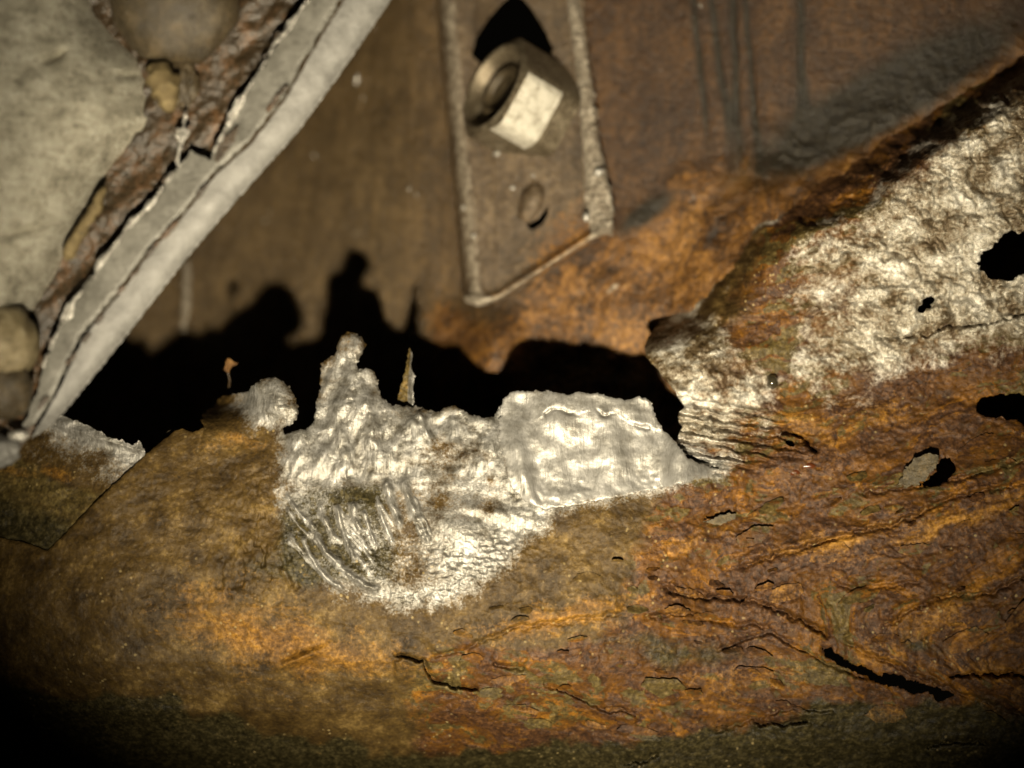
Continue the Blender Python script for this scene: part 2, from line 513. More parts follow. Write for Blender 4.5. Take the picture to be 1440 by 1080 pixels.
def rear_zones(x, y):
    r = rear_rust_mask(x, y)
    z = {'flow': flow_attr(x, y, -60, 1.6)}
    z['rust'] = np.clip(0.12 + 0.8 * r, 0, 1)
    z['ochre'] = np.clip(0.55 * r * (blob(x, y, 770, 400, 130, 60, -30) + blob(x, y, 960, 330, 28, 70, 25) + blob(x, y, 880, 470, 50, 30)), 0, 1)
    z['tar_shade'] = np.clip(0.9 * blob(x, y, 905, 300, 50, 16, -35) + 1.25 * blob(x, y, 1240, 140, 260, 52, -30), 0, 1) * 0.9  # wide diagonal term paints the arm's cast shadow dark
    for cx, tt, wd in ((975, 0.10, 7), (1000, 0.13, 8), (1030, 0.04, 8), (1048, 0.08, 6), (1125, 0.02, 9)):
        z['tar_shade'] = np.clip(z['tar_shade'] + 0.75 * np.exp(-((x - cx - tt * y - 5 * gnoise(y / 60, y * 0 + cx)) / wd) ** 2) * sstep(260, 140, y), 0, 1)
    z['bare'] = np.clip(0.75 * blob(x, y, 862, 405, 16, 4, -40), 0, 1)
    z['crust'] = x * 0
    return z

M_PANEL = None
def make_panel_mat(name='grimy_brown_paint', bracket_plate=False):
    """painted panel: thin olive-brown paint at the left going brown to the right, rust where the map says so"""
    s = NT(name)
    n1 = s.noise(0.16, 7, 0.6); n2 = s.noise(1.1, 6, 0.62); n3 = s.noise(4.0, 4, 0.6)
    f1 = s.noise(0.30, 8, 0.68, 0.5, s.attr('flow', True))
    st = s.noise(1.0, 5, 0.6, 0.2, s.stretch(0.55, 0.3, 0.07))
    f = s.mixf(0.22, s.mixf(0.6, n1, n2), st)
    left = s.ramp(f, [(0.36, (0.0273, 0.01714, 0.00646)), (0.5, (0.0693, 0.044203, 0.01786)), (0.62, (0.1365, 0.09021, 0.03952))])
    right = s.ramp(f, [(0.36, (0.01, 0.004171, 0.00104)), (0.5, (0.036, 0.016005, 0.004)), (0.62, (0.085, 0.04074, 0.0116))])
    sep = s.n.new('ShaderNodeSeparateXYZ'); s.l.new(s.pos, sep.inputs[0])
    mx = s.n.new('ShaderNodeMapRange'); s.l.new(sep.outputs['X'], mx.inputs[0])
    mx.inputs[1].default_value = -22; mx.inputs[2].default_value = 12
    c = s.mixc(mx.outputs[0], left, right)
    if bracket_plate:
        c = s.ramp(f, [(0.36, (0.026, 0.0165, 0.008)), (0.5, (0.072, 0.048, 0.0255)), (0.62, (0.145, 0.103, 0.060))])
    rust = s.ramp(s.mixf(0.4, f1, n2), [(0.36, (0.012, 0.00582, 0.002)), (0.45, (0.055, 0.02425, 0.006)), (0.54, (0.135, 0.06014, 0.0112)), (0.66, (0.27, 0.13095, 0.0256))])
    c = s.mixc(s.edge(s.attr('rust'), n2, 1.0, 3.0), c, rust)
    c = s.mixc(s.edge(s.attr('tar_shade'), n2, 0.8, 2.5), c, s.ramp(n2, [(0.3, (0.004, 0.003, 0.0012)), (0.7, (0.020, 0.0145, 0.006))]))
    c = s.mixc(s.edge(s.attr('ochre'), n2, 0.9, 2.0), c, s.ramp(n2, [(0.3, (0.12, 0.055, 0.014)), (0.7, (0.32, 0.16, 0.04))]))
    c = s.mixc(s.edge(s.attr('bare'), n2, 0.6, 3.0), c, s.ramp(n2, [(0.35, (0.16, 0.13, 0.09)), (0.65, (0.42, 0.37, 0.29))]))
    nb = s.bump(n2, 0.0006, 0.6); nb = s.bump(n3, 0.0004, 0.7, nb)
    return s.out(c, s.ramp(n3, [(0.35, 0.26), (0.65, 0.5)]), 0.0, nb, 0.6)
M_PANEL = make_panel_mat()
M_PLATE = make_panel_mat('grimy_bracket_paint', True)

SHADOW_SLOT = [(662, 78), (670, 52), (688, 24), (706, 4), (722, -8), (738, 0), (753, 20), (768, 46), (778, 68), (760, 110), (700, 110)]  # hole cut through to black in the shape of the bolt's shadow
SHADE_GAP = [(735, 311), (747, 324), (761, 317), (770, 302), (774, 283), (766, 297), (756, 308), (745, 314)]  # crescent hole, black in place of the shade beside the raised oval
panel = thing('rear_panel', W(700, 760, 35), 'grimy brown painted steel panel behind the bolt, rusting along its lower edge', 'panel')
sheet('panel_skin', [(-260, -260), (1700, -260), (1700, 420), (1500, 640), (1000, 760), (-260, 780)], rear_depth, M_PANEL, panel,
      step=3.6, thick=2.0, zones=rear_zones, holes=[[(648, 90), (660, 40), (700, -20), (724, -30), (750, -16), (790, 60), (770, 116), (690, 116)], [(730, 302), (742, 336), (770, 326), (786, 300), (784, 276), (760, 280)]], clean=True)  # holes behind both cuts keep the stand-in shadows black

# thin pale bead running down the panel above the shadow
bead_pts = [W(263, 362, rear_base(262, 362) - 0.6), W(263, 395, rear_base(262, 395) - 0.7), W(262, 430, rear_base(262, 430) - 0.7), W(258, 470, rear_base(258, 470) - 0.4)]
tube('paint_run', bead_pts, [0.0006, 0.0008, 0.0008, 0.0005], M_BEAD, panel, seg=8, lump=0.22, seed=3, flat=0.8)
sc_pts = [W(500, 120, rear_base(500, 120) - 0.3), W(504, 104, rear_base(504, 104) - 0.4)]
tube('glint_chip', sc_pts, [0.0003, 0.0003], M_BURR, panel, seg=6, lump=0.3, seed=9)

_r = random.Random(8)
for _ in range(30):
    _x, _y = _r.uniform(330, 1010), _r.uniform(10, 330)
    if 590 < _x < 870: continue
    _d = float(rear_depth(np.array([_x]), np.array([_y]))[0]); _l = _r.uniform(2, 7); _t = _r.uniform(-0.6, 0.6)
    tube('glint_chip', [W(_x, _y, _d), W(_x + _l * _t, _y - _l, _d)], [0.00022 * _r.uniform(0.5, 1.3)] * 2, M_BURR, panel, seg=6, lump=0.3, seed=9, sub=2)  # pale slivers added for the small glints on the panel

# ------------------------------------------------------------------ mounting bracket on the panel
BR = [(592, -220), (612, 0), (622, 120), (640, 300), (648, 405), (654, 424), (672, 431), (700, 424), (770, 382), (846, 330), (862, 314),
      (858, 280), (850, 240), (838, 160), (822, 20), (806, -220)]
def br_left(y): return np.interp(y, [-220, 0, 120, 300, 420], [592, 612, 622, 640, 652])
def br_right(y): return np.interp(y, [-220, 20, 160, 240, 320], [806, 822, 838, 850, 860])
BOLT_C = (752, 148)
def br_depth(x, y):
    d = rear_base(x, y) - 2.4
    l = x - br_left(y); r = br_right(y) - x
    d = d - 2.0 * np.exp(-((l - 22) / 20.0) ** 2)                     # rolled left rim
    d = d - 0.9 * np.exp(-((r - 6) / 18.0) ** 2)
    bl = (np.interp(x, [640, 672, 700, 846, 880], [424, 431, 424, 330, 305]) - y)
    d = d - 1.5 * np.exp(-((bl - 7) / 8.0) ** 2) - 1.2 * np.clip(1 - ((x - br_left(y)) / (br_right(y) - br_left(y)) * 2 - 1) ** 2, 0, 1)
    d = d + 2.2 * np.exp(-np.maximum(l, 0) / 5.0) + 1.6 * np.exp(-np.maximum(bl, 0) / 3.0)
    # small oval dimple: deepest towards its lower right
    a = math.radians(-68)
    u = ((x - 752) * math.cos(a) + (y - 291) * math.sin(a)) / 30.0; v = (-(x - 752) * math.sin(a) + (y - 291) * math.cos(a)) / 17.0
    q = u * u + v * v
    m = sstep(1.12, 0.86, q)
    ax_, ay_ = (x - 752 + 5.0) * math.cos(a) + (y - 291 + 6.5) * math.sin(a), -(x - 752 + 5.0) * math.sin(a) + (y - 291 + 6.5) * math.cos(a)
    q2 = (ax_ / 29.0) ** 2 + (ay_ / 16.5) ** 2                        # the raised oval's own edge, shifted up and left
    d = d - 2.2 * np.clip(1 - q2, 0, 1) ** 0.5
    d = d - 0.10 * fbm(x / 9, y / 9, 3, 21) - 0.25 * fbm(x / 40, y / 60, 2, 22)
    return d
def br_zones(x, y):
    l = x - br_left(y)
    bl = (np.interp(x, [640, 672, 700, 846, 880], [424, 431, 424, 330, 305]) - y)
    z = {'flow': flow_attr(x, y, 80, 1.5)}
    z['rust'] = np.clip(0.55 * sstep(120, 10, bl) * sstep(690, 800, x), 0, 1) + 0.12
    z['tar_shade'] = 0.45 * blob(x, y, 600, 300, 40, 200)
    z['ochre'] = 0.35 * np.exp(-((bl - 8) / 10.0) ** 2) * (x > 690)
    z['bare'] = np.clip(0.52 * np.exp(-((l - 18) / 17.0) ** 2) + 0.9 * blob(x, y, 658, 424, 14, 5, 8) + 0.55 * np.exp(-((bl - 5) / 4.5) ** 2) + 0.8 * blob(x, y, 848, 318, 22, 16) + 0.35 * blob(x, y, 748, 284, 16, 20), 0, 1)  # rim highlight and the oval's brightness are painted in as bare metal
    z['crust'] = x * 0
    return z
bracket = thing('mounting_bracket', W(740, 430, 24), 'brown steel mounting bracket with rolled left rim carrying the hex bolt', 'bracket')
sheet('bracket_plate', BR, br_depth, M_PLATE, bracket, step=2.0, thick=1.6, jag=1.2, jag_scale=14, zones=br_zones, seed=4, holes=[SHADOW_SLOT, SHADE_GAP], clean=True)

def bead_strip(name, line, width, d_fn, mat, parent, seed, lump=1.0, step=1.6, h=1.6):
    L = np.asarray(line, float)
    left = [(p[0] - w, p[1]) for p, w in zip(L, width)]; right = [(p[0] + w, p[1]) for p, w in zip(L, width)]
    poly = left + right[::-1]
    def dep(x, y):
        cx = np.interp(y, L[:, 1], L[:, 0]); w = np.interp(y, L[:, 1], width)
        q = np.clip(1 - ((x - cx) / (w * 1.05)) ** 2, 0, 1)
        lum = 0.55 * np.abs(fbm(x / 9, y / 9, 3, seed)) * 2 + 0.5 * fbm(x / 22, y / 22, 2, seed + 5)
        return d_fn(x, y) - h * np.sqrt(q) * (0.75 + lump * lum) + 0.6
    return sheet(name, poly, dep, mat, parent, step=step, jag=5.0, jag_scale=11, thick=2.4, seed=seed)
bead_strip('sealant_bead', [(796, -200), (806, 0), (814, 60), (822, 120), (830, 200), (838, 250), (843, 300), (846, 330)],
           [10, 10, 10, 11, 12, 17, 22, 14], br_depth, M_BEAD, bracket, 31)
# bright grains caught in the bead and along the rim
def pebble(name, px, py, d, r, mat, parent, seed, sx=1.0):
    bm = bmesh.new(); bmesh.ops.create_icosphere(bm, subdivisions=2, radius=1.0)
    rr = random.Random(seed); k = [rr.uniform(0.75, 1.15) for _ in range(3)]
    c = W(px, py, d)
    V = [np.array((v.co.x * k[0] * sx * r, v.co.y * k[1] * r, v.co.z * k[2] * r)) * MM * (1 + 0.12 * math.sin(7 * v.co.x + 5 * v.co.z + seed)) + np.array(c) for v in bm.verts]
    F = [tuple(v.index for v in f.verts) for f in bm.faces]
    bm.free()
    return link_mesh(name, np.array(V), F, mat, parent)
for i, (a, b, r) in enumerate(((842, 242, 0.75), (824, 305, 0.75), (699, 216, 0.55), (721, 264, 0.45), (750, 247, 0.35), (652, 292, 0.35), (666, 332, 0.4))):
    dd = float(br_depth(np.array([float(a)]), np.array([float(b)]))[0])
    pebble('metal_grain', a, b, dd - (1.8 if i < 2 else 0.1), r, M_BURR, bracket, i)

# ------------------------------------------------------------------ hex bolt in the bracket
th = math.radians(58)
bd = Vector((-0.91 * math.sin(th), -math.cos(th), 0.41 * math.sin(th))).normalized()
_to_cam = (cam.location - W(690, 120, 20)).normalized()
_ex = (_to_cam - bd * _to_cam.dot(bd)).normalized(); _ey = bd.cross(_ex).normalized()
_cor = math.radians(32 if _ey.z > 0 else -32)
_ax = _ex * math.cos(_cor) + _ey * math.sin(_cor); _ay = bd.cross(_ax)
H = 4.9; AP = 7.0
def hexr(r, z, t):
    a = (t % (math.pi / 3)) - math.pi / 6
    hx = min(AP / math.cos(a), AP * 1.10)
    return min(r, min(hx, AP * 0.965 + max(0.0, H - z) * 1.9)) if r > AP * 0.97 else r
rings = [(20, -5.0), (20, -3.0), (20, -1.8), (20, -0.9)] + [(20, z) for z in np.linspace(0, H - 1.9, 6)] + [(20, z) for z in np.linspace(H - 1.7, H - 0.35, 9)] + \
    [(6.7, H - 0.05), (6.5, H + 0.08), (6.3, H + 0.1), (6.1, H), (5.95, H - 0.3), (5.8, H - 0.9), (5.6, H - 1.7), (5.2, H - 2.0), (4.2, H - 2.1), (2.6, H - 2.1)]
V, F = lathe_local([(r, z) for r, z in rings], 96, hexr)
bc = W(692, 121, float(br_depth(np.array([740.0]), np.array([140.0]))[0]) - 3.4) - bd * (H * MM * 1.12)
Mx = Matrix((( _ax.x, _ay.x, bd.x, bc.x), (_ax.y, _ay.y, bd.y, bc.y), (_ax.z, _ay.z, bd.z, bc.z), (0, 0, 0, 1)))
bolt = thing('hex_bolt', bc, 'pale hexagonal bolt with a hollow round end, set in the brown bracket', 'bolt')
def part_from_local(name, V, F, M4, mat, parent, ang=35, scale=1.12):
    P = np.array([tuple(M4 @ (Vector(v) * (MM * scale))) for v in V])
    o = link_mesh(name, P, F, mat, parent)
    o.data.set_sharp_from_angle(angle=math.radians(ang))
    return o
head = part_from_local('bolt_head', V, F, Mx, M_BOLT_DIRTY_SHADE, bolt, 24)
head.data.materials.append(M_BOLT_LIT)
def _lit_facet(f):                                                        # side turned to the lamp: its brightness is put into the colour
    c = sum((Vector(V[i]) for i in f), Vector()) / len(f)
    t = math.degrees(math.atan2(c.y, c.x)); r = math.hypot(c.x, c.y)
    lo, hi = (-78, 0) if _ey.z > 0 else (0, 78)
    return lo - 1 < t < hi + 1 and r > 6.6 and -2.0 < c.z < H - 0.5
for i, f in enumerate(F):
    if _lit_facet(f): head.data.polygons[i].material_index = 1
V, F = lathe_local([(4.0, H - 4.0), (4.0, H - 1.5), (3.7, H - 1.2), (3.1, H - 1.1), (2.8, H - 1.35), (2.6, H - 1.9), (1.2, H - 2.0)], 40)
part_from_local('hollow_core', V, F, Mx, M_DOME, bolt, 40)

# ------------------------------------------------------------------ corroded beam (front)
STRATA = [((960, 838), (1060, 842), (1110, 866), (1180, 900), (1240, 930), (1300, 958), (1370, 985), (1460, 1015)),
          ]
def beam_base(x, y):
    l = np.interp(y, [440, 560, 640, 720, 800, 860, 930, 1000, 1060, 1120, 1250], [3, 0, -2.4, -4.6, -6.4, -7.0, -6.0, -2.5, 3.0, 11, 40])
    r = np.interp(y, [0, 100, 200, 300, 400, 480, 560, 650, 760, 860, 960, 1040, 1120, 1250], [-3.5, -3.2, -2.4, -1.0, 0.8, 1.5, 0.5, -2.5, -4.0, -4.5, -3.5, -1.0, 4.0, 22])
    r = r + np.interp(x, [900, 1060, 1200, 1440, 1700], [0, 1.5, 0, -2.0, -3])
    t = sstep(860, 1080, x + 0.35 * (y - 700))
    d = l * (1 - t) + r * t
    d = d + 0.012 * np.maximum(0, 160 - x) ** 1.25 * 0.6
    return d

def line_scarp(x, y, pts, h, fall, wig=9, seed=0, groove=0.0, gw=4.0):
    """a lifted layer: full height along the line on its right-hand side, fading away from it"""
    P = np.asarray(pts, float); m = 4.5 * fall + 10
    near = (x > P[:, 0].min() - m) & (x < P[:, 0].max() + m) & (y > P[:, 1].min() - m) & (y < P[:, 1].max() + m)
    res = np.zeros(x.shape)
    if not near.any():
        return res
    x, y = x[near], y[near]
    wx = x + 0.7 * wig * fbm(x / 18, y / 18, 3, 200 + seed, 0.7); wy = y + 0.7 * wig * fbm(x / 18, y / 18, 3, 230 + seed, 0.7)
    dist, sg, par = seg_dist(wx, wy, pts, False)
    ends = sstep(0.0, 0.08, par) * sstep(1.0, 0.92, par)
    s = dist * sg
    v = -h * np.exp(-np.maximum(s, 0) / fall) * sstep(-2.5, 2.5, s) * ends
    if groove:
        v = v + groove * np.exp(-((s + gw * 0.6) / gw) ** 2) * ends
    res[near] = v
    return res

SCARPS = [  # points, height, fade, seed, groove
    ([(930, 826), (975, 836), (1060, 842), (1110, 862), (1180, 897)][::-1], 1.1, 60, 1, 1.6),
    ([(1180, 897), (1240, 925), (1300, 952), (1370, 980), (1460, 1010)][::-1], 1.5, 70, 2, 0.5),
    ([(1030, 800), (1100, 776), (1180, 752), (1260, 735), (1330, 700), (1460, 672)][::-1], 1.4, 40, 3, 1.0),
    ([(1200, 690), (1270, 686), (1340, 672), (1460, 640)][::-1], 0.9, 36, 4, 0.8),
    ([(1170, 822), (1230, 824), (1300, 815)][::-1], 0.6, 26, 5, 0.7),
    ([(1240, 880), (1290, 850), (1330, 838), (1400, 830), (1460, 800)][::-1], 1.2, 38, 6, 0.9),
    ([(1330, 955), (1390, 950), (1460, 952)], 1.0, 30, 7, 1.0),
    ([(550, 926), (575, 924), (592, 932), (606, 956), (640, 968), (680, 972)], 0.8, 40, 8, 1.5),
    ([(600, 925), (650, 912), (720, 880), (800, 872), (885, 858)][::-1], 0.7, 36, 9, 0.5),
    ([(690, 930), (710, 935), (740, 938)][::-1], 0.5, 18, 10, 1.2),
    ([(900, 868), (960, 858), (1010, 872), (1090, 880)][::-1], 0.7, 26, 11, 0.8),
    ([(1060, 1018), (1100, 1022), (1140, 1012)], 0.7, 30, 12, 1.4),
    ([(880, 1078), (930, 1062)], 0.5, 20, 13, 1.2),
    ([(1300, 1052), (1340, 1046), (1390, 1046)], 0.4, 20, 14, 1.2),
    ([(760, 960), (800, 976), (850, 1000), (900, 1006)], 0.6, 30, 15, 0.7),
    ([(1095, 610), (1125, 616), (1150, 640)], 0.9, 24, 16, 1.6),
    ([(1290, 478), (1330, 462), (1380, 458), (1460, 440)], 1.2, 26, 17, 0.4),
    ([(1225, 476), (1260, 478), (1300, 468)], 0.7, 20, 18, 0.8),
    ([(955, 440), (1000, 395), (1030, 350), (1056, 314), (1090, 292), (1122, 276)][::-1], 1.6, 9, 19, 0.6),
    ([(1000, 1035), (1100, 1000), (1180, 1000)], 0.5, 30, 20, 0.5),
    ([(1000, 920), (1080, 890), (1160, 935), (1230, 962)], 0.5, 30, 21, 0.6),
]
BARE = [(392, 668), (402, 610), (446, 560), (455, 500), (500, 460), (530, 520), (560, 560), (600, 565), (700, 560), (720, 540), (920, 545), (960, 625), (1024, 645),
        (1010, 672), (930, 690), (850, 706), (790, 726), (740, 752), (715, 800), (650, 850), (570, 862), (500, 842), (430, 822), (392, 770)]
ARM_PALE = [(898, 490), (930, 452), (1000, 440), (1060, 480), (1090, 420), (1130, 360), (1230, 305), (1270, 250), (1500, 70), (1500, 480), (1380, 478), (1290, 500), (1180, 548),
            (1100, 560), (1080, 600), (1030, 596), (960, 580), (930, 530)]

RIDGES = [([(541, 672), (550, 703), (566, 746)], 6.0, 1.7), ([(566, 672), (577, 705), (593, 740)], 7.0, 1.7), ([(495, 703), (499, 730), (508, 752)], 5.5, 1.4), ([(510, 716), (519, 744), (531, 772)], 3.5, 1.2),
          ([(470, 705), (479, 735), (490, 770), (502, 792)], 5.0, 1.4), ([(438, 742), (458, 775), (488, 805), (518, 826), (538, 833)], 6.5, 1.5), ([(424, 750), (435, 780), (458, 812), (490, 834)], 4.5, 1.1),
          ([(394, 798), (404, 814), (413, 830)], 4.0, 1.0), ([(594, 742), (603, 764)], 5.0, 1.2), ([(448, 708), (458, 735), (474, 764)], 4.0, 0.9), ([(528, 700), (540, 735), (554, 768)], 3.0, 0.8), ([(470, 560), (476, 600), (490, 650)], 9, 1.0),
          ([(505, 530), (520, 580), (528, 640)], 8, 1.1), ([(586, 578), (596, 590), (604, 620)], 6, 1.4), ([(640, 582), (636, 615), (655, 650)], 8, 1.1)]
_r = random.Random(12)
for _ in range(20):                                                  # finer scratches between the big drag marks
    _x, _y = _r.uniform(400, 600), _r.uniform(690, 770)
    _l = _r.uniform(24, 70); _c = (560 - _x) / 160.0
    RIDGES.append(([(_x, _y), (_x + _l * (0.22 + 0.10 * _c), _y + _l * 0.5), (_x + _l * (0.5 + 0.35 * _c), _y + _l)], _r.uniform(1.6, 3.0), _r.uniform(0.4, 0.8)))
@remember
def groove_field(x, y):
    """torn drag marks curving down to the right: crests and how much of each point is crest"""
    full = (x, np.zeros(x.shape), np.zeros(x.shape))
    near = (x > 370) & (x < 730) & (y > 450) & (y < 890)
    if not near.any():
        return full[1], full[2]
    x, y = x[near], y[near]
    wx = x + 3.0 * fbm(x / 22, y / 22, 2, 301); wy = y + 3.0 * fbm(x / 22, y / 22, 2, 302)
    h = np.zeros(x.shape); c = np.zeros(x.shape)
    for pts, w, a in RIDGES:
        dist, sg, par = seg_dist(wx, wy, pts, False)
        wv = w * (0.85 + 0.5 * gnoise(par * 3.0 + a * 7, par * 0 + w, 308))
        q = np.exp(-(dist / wv) ** 2) * sstep(0.0, 0.12, par) * sstep(1.0, 0.85, par)
        h = np.maximum(h, 0.55 * a * q * (0.75 + 0.6 * gnoise(par * 4.0, par * 0 + a * 9, 309))); c = np.maximum(c, q)
    full[1][near] = h; full[2][near] = c
    return full[1], full[2]

@remember
def beam_zone_raw(x, y):
    w = 22 * fbm(x / 55, y / 55, 4, 41); w2 = 22 * fbm(x / 55, y / 55, 4, 44)
    X, Y = x + w, y + w2
    bare = sstep(34, -26, 8 + poly_sdf(X * 0.5 + x * 0.5, Y * 0.5 + y * 0.5, BARE))
    bare = np.clip(bare - 0.75 * blob(x, y, 425, 785, 22, 52, -12) - 0.5 * blob(x, y, 690, 690, 16, 40) - 0.45 * blob(x, y, 600, 700, 70, 20, 10) - 0.55 * blob(x, y, 625, 640, 45, 34) - 0.3 * blob(x, y, 640, 700, 22, 22) - 0.25 * np.clip(2.5 * fbm(x / 30, y / 22, 3, 48), 0, 1) * sstep(700, 690, x)
                   + 1.1 * blob(x, y, 378, 565, 50, 38) + 0.5 * blob(x, y, 440, 640, 40, 50), 0, 1)
    gz = np.exp(-(((x - 495 - 0.25 * (y - 700)) / 105.0) ** 4)) * sstep(665, 700, y) * sstep(840, 800, y - 0.1 * (x - 480))
    bare = np.clip(bare * (1 - 0.75 * gz) + 1.1 * gz * groove_field(x, y)[1], 0, 1)
    crust = sstep(46, -40, poly_sdf(X, Y, ARM_PALE))
    crust = crust * (0.62 + 0.38 * sstep(1080, 1300, x + 0.5 * (420 - y)))
    crust = np.clip(crust - 0.8 * blob(x, y, 1060, 450, 46, 36, 10) - 0.6 * blob(x, y, 1100, 500, 26, 80) - 0.35 * blob(x, y, 1190, 400, 50, 30, -30), 0, 1)
    crust = np.clip(crust + 0.8 * blob(x, y, 990, 605, 45, 26, 6) + 0.6 * blob(x, y, 1000, 655, 40, 14, -10) + 1.0 * np.exp(-(seg_dist(x + 6 * fbm(x / 18, y / 18, 2, 47), y, [(950, 446), (985, 418), (1010, 386), (1034, 352), (1058, 318), (1100, 294)], False)[0] / 7.0) ** 2), 0, 1)  # last term paints the lit crest line pale
    rust = np.clip(sstep(820, 960, X + 0.4 * (Y - 800)) + sstep(880, 940, Y) * sstep(520, 640, X) , 0, 1)
    rust = rust * (1 - 0.2 * sstep(980, 1060, Y))
    ochre = 0.50 * blob(X, Y, 345, 885, 120, 52, 22) + 0.42 * blob(X, Y, 480, 920, 150, 34, 8) + 0.7 * blob(X, Y, 790, 868, 110, 20, -12) \
        + 0.6 * blob(X, Y, 1180, 755, 120, 12, -16) + 0.7 * blob(X, Y, 1340, 735, 120, 14, -20) + 0.55 * blob(X, Y, 1130, 600, 50, 22, 20) + 0.4 * blob(X, Y, 1230, 580, 60, 20) \
        + 0.5 * blob(X, Y, 1310, 870, 110, 24, -28) + 0.45 * blob(X, Y, 1400, 940, 90, 12, 0) + 0.45 * blob(X, Y, 330, 625, 40, 16) + 0.5 * blob(X, Y, 980, 760, 60, 16, -20) + 0.35 * blob(X, Y, 1040, 960, 110, 24, -10)
    tar_shade_line = np.interp(X, [-200, 0, 130, 240, 420, 560, 700, 900, 1060, 1160, 1330, 1500], [950, 968, 966, 985, 1030, 1062, 1050, 1040, 1015, 985, 990, 1010])  # left part follows the beam's shaded underside, painted dark; right is underseal
    tar_shade = sstep(-16, 24, Y - tar_shade_line) + 0.55 * blob(X, Y, 960, 915, 130, 30, 6) + 0.8 * blob(x, y, 424, 785, 24, 52, -12) + 0.25 * blob(x, y, 370, 800, 40, 40) + 0.6 * blob(X, Y, 1300, 905, 46, 20) + 0.3 * blob(X, Y, 1390, 985, 70, 18)
    tar_shade = tar_shade + 0.9 * gz * (1 - groove_field(x, y)[1]) * sstep(600, 520, x) + 0.2 * blob(x, y, 360, 800, 50, 40)
    return dict(bare=bare, crust=crust, rust=np.clip(rust, 0, 1), ochre=np.clip(ochre, 0, 1), tar_shade=np.clip(tar_shade, 0, 1))

def beam_zones(x, y):
    z = dict(beam_zone_raw(x, y))
    u, v = strata(x, y)
    z['layer'] = terrace(x, y)[1]
    z['flow'] = np.stack([u / 2.0, v * 1.2, u * 0 + 2.0], -1)
    return z

@remember
def beam_relief(x, y):
    z = beam_zone_raw(x, y)
    d = beam_base(x, y)
    rust, bare, crust, tar_shade = z['rust'], z['bare'], z['crust'], z['tar_shade']
    # brown scale at the left: pitted, mild
    d = d - 0.70 * fbm(x / 140, y / 90, 3, 101) - 0.20 * fbm(x / 16, y / 13, 3, 102) * (1 - bare)
    # strata at the right
    u, v = strata(x, y)
    rr = rust * (1 - crust) * (1 - 0.6 * tar_shade)
    d = d - rr * (0.35 * fbm(u / 26.0, v / 12.0, 2, 104) + 0.09 * fbm(x / 14, y / 9, 3, 107))
    d = d - rr * 0.20 * terrace(x, y)[0]
    # pale crust: blistered and granular
    d = d - crust * (1.4 * fbm(x / 85, y / 60, 3, 112) + 1.5 * np.abs(fbm(x / 24, y / 20, 2, 113)) + 0.5 * np.abs(gnoise(x / 8, y / 7, 115)) + 0.22 * fbm(x / 6, y / 6, 2, 114))
    # torn metal
    g, gm = groove_field(x, y)
    d = d - 1.25 * g
    peb = sstep(24, -30, poly_sdf(x, y, [(470, 800), (560, 765), (700, 745), (760, 770), (700, 830), (600, 866), (500, 850)]))
    zone = np.exp(-(((x - 500 - 0.25 * (y - 700)) / 100.0) ** 4)) * sstep(665, 705, y) * sstep(850, 800, y)
    ph = x - 0.28 * (y - 700) + 6 * fbm(x / 40, y / 60, 2, 305)
    d = d - 0.18 * zone * ridged(ph / 17.0, y / 160, 2, 306)
    cells = np.abs(gnoise(x / 8.5 + 0.4 * y / 9, y / 6.0, 120)) + 0.5 * np.abs(gnoise(x / 4.5, y / 3.6, 121))
    d = d - 0.22 * peb * (0.5 * cells + 1.6 * fbm(x / 8, y / 6, 2, 127))
    crest = bare * sstep(705, 655, y) * sstep(712, 690, x)
    d = d - crest * (1.3 * fbm(x / 52 + y / 130, y / 60, 2, 122) + 0.30 * ridged(x / 30 + y / 80, y / 110, 2, 124) + 0.10 * fbm(x / 8 - y / 30, y / 40, 3, 125))
    d = d - bare * sstep(700, 720, x) * 0.25 * fbm(x / 14, y / 14, 2, 126)
    # crumpled plate between grooves and flap
    d = d - 0.9 * blob(x, y, 650, 745, 36, 26, 20) - 0.7 * blob(x, y, 690, 720, 60, 10, 14)
    # pits with dark bottoms on the left
    pz = np.clip(blob(x, y, 355, 800, 60, 46) + 0.6 * blob(x, y, 80, 785, 26, 14) + 0.7 * blob(x, y, 350, 700, 60, 50), 0, 1)
    d = d + 0.6 * pz * sstep(0.25, 0.55, fbm(x / 13 + 0.3 * y / 20, y / 19, 2, 130)) - 0.35 * pz * fbm(x / 9, y / 15, 2, 131)
    d = d - 1.2 * blob(x, y, 425, 925, 34, 6, -22) - 0.5 * blob(x, y, 735, 1045, 48, 26)
    for pts, h, fall, sd, gr in SCARPS:
        d = d + line_scarp(x, y, pts, h, fall, 8, sd, gr, 3.5)
    # fold of delaminated layers at the end of the tear
    lm = sstep(30, -6, poly_sdf(x, y, [(940, 574), (1000, 580), (1060, 592), (1130, 625), (1040, 650), (960, 645)]))
    q = (y - 0.16 * (x - 950) + 6 * fbm(x / 26, y / 14, 3, 140)) / 13.0
    d = d - lm * (1.3 * (np.abs((q % 1.0) - 0.5) * 2 - 0.5) + 0.9 * np.abs(fbm(x / 16, y / 9, 3, 142)) - 0.3)
    return d

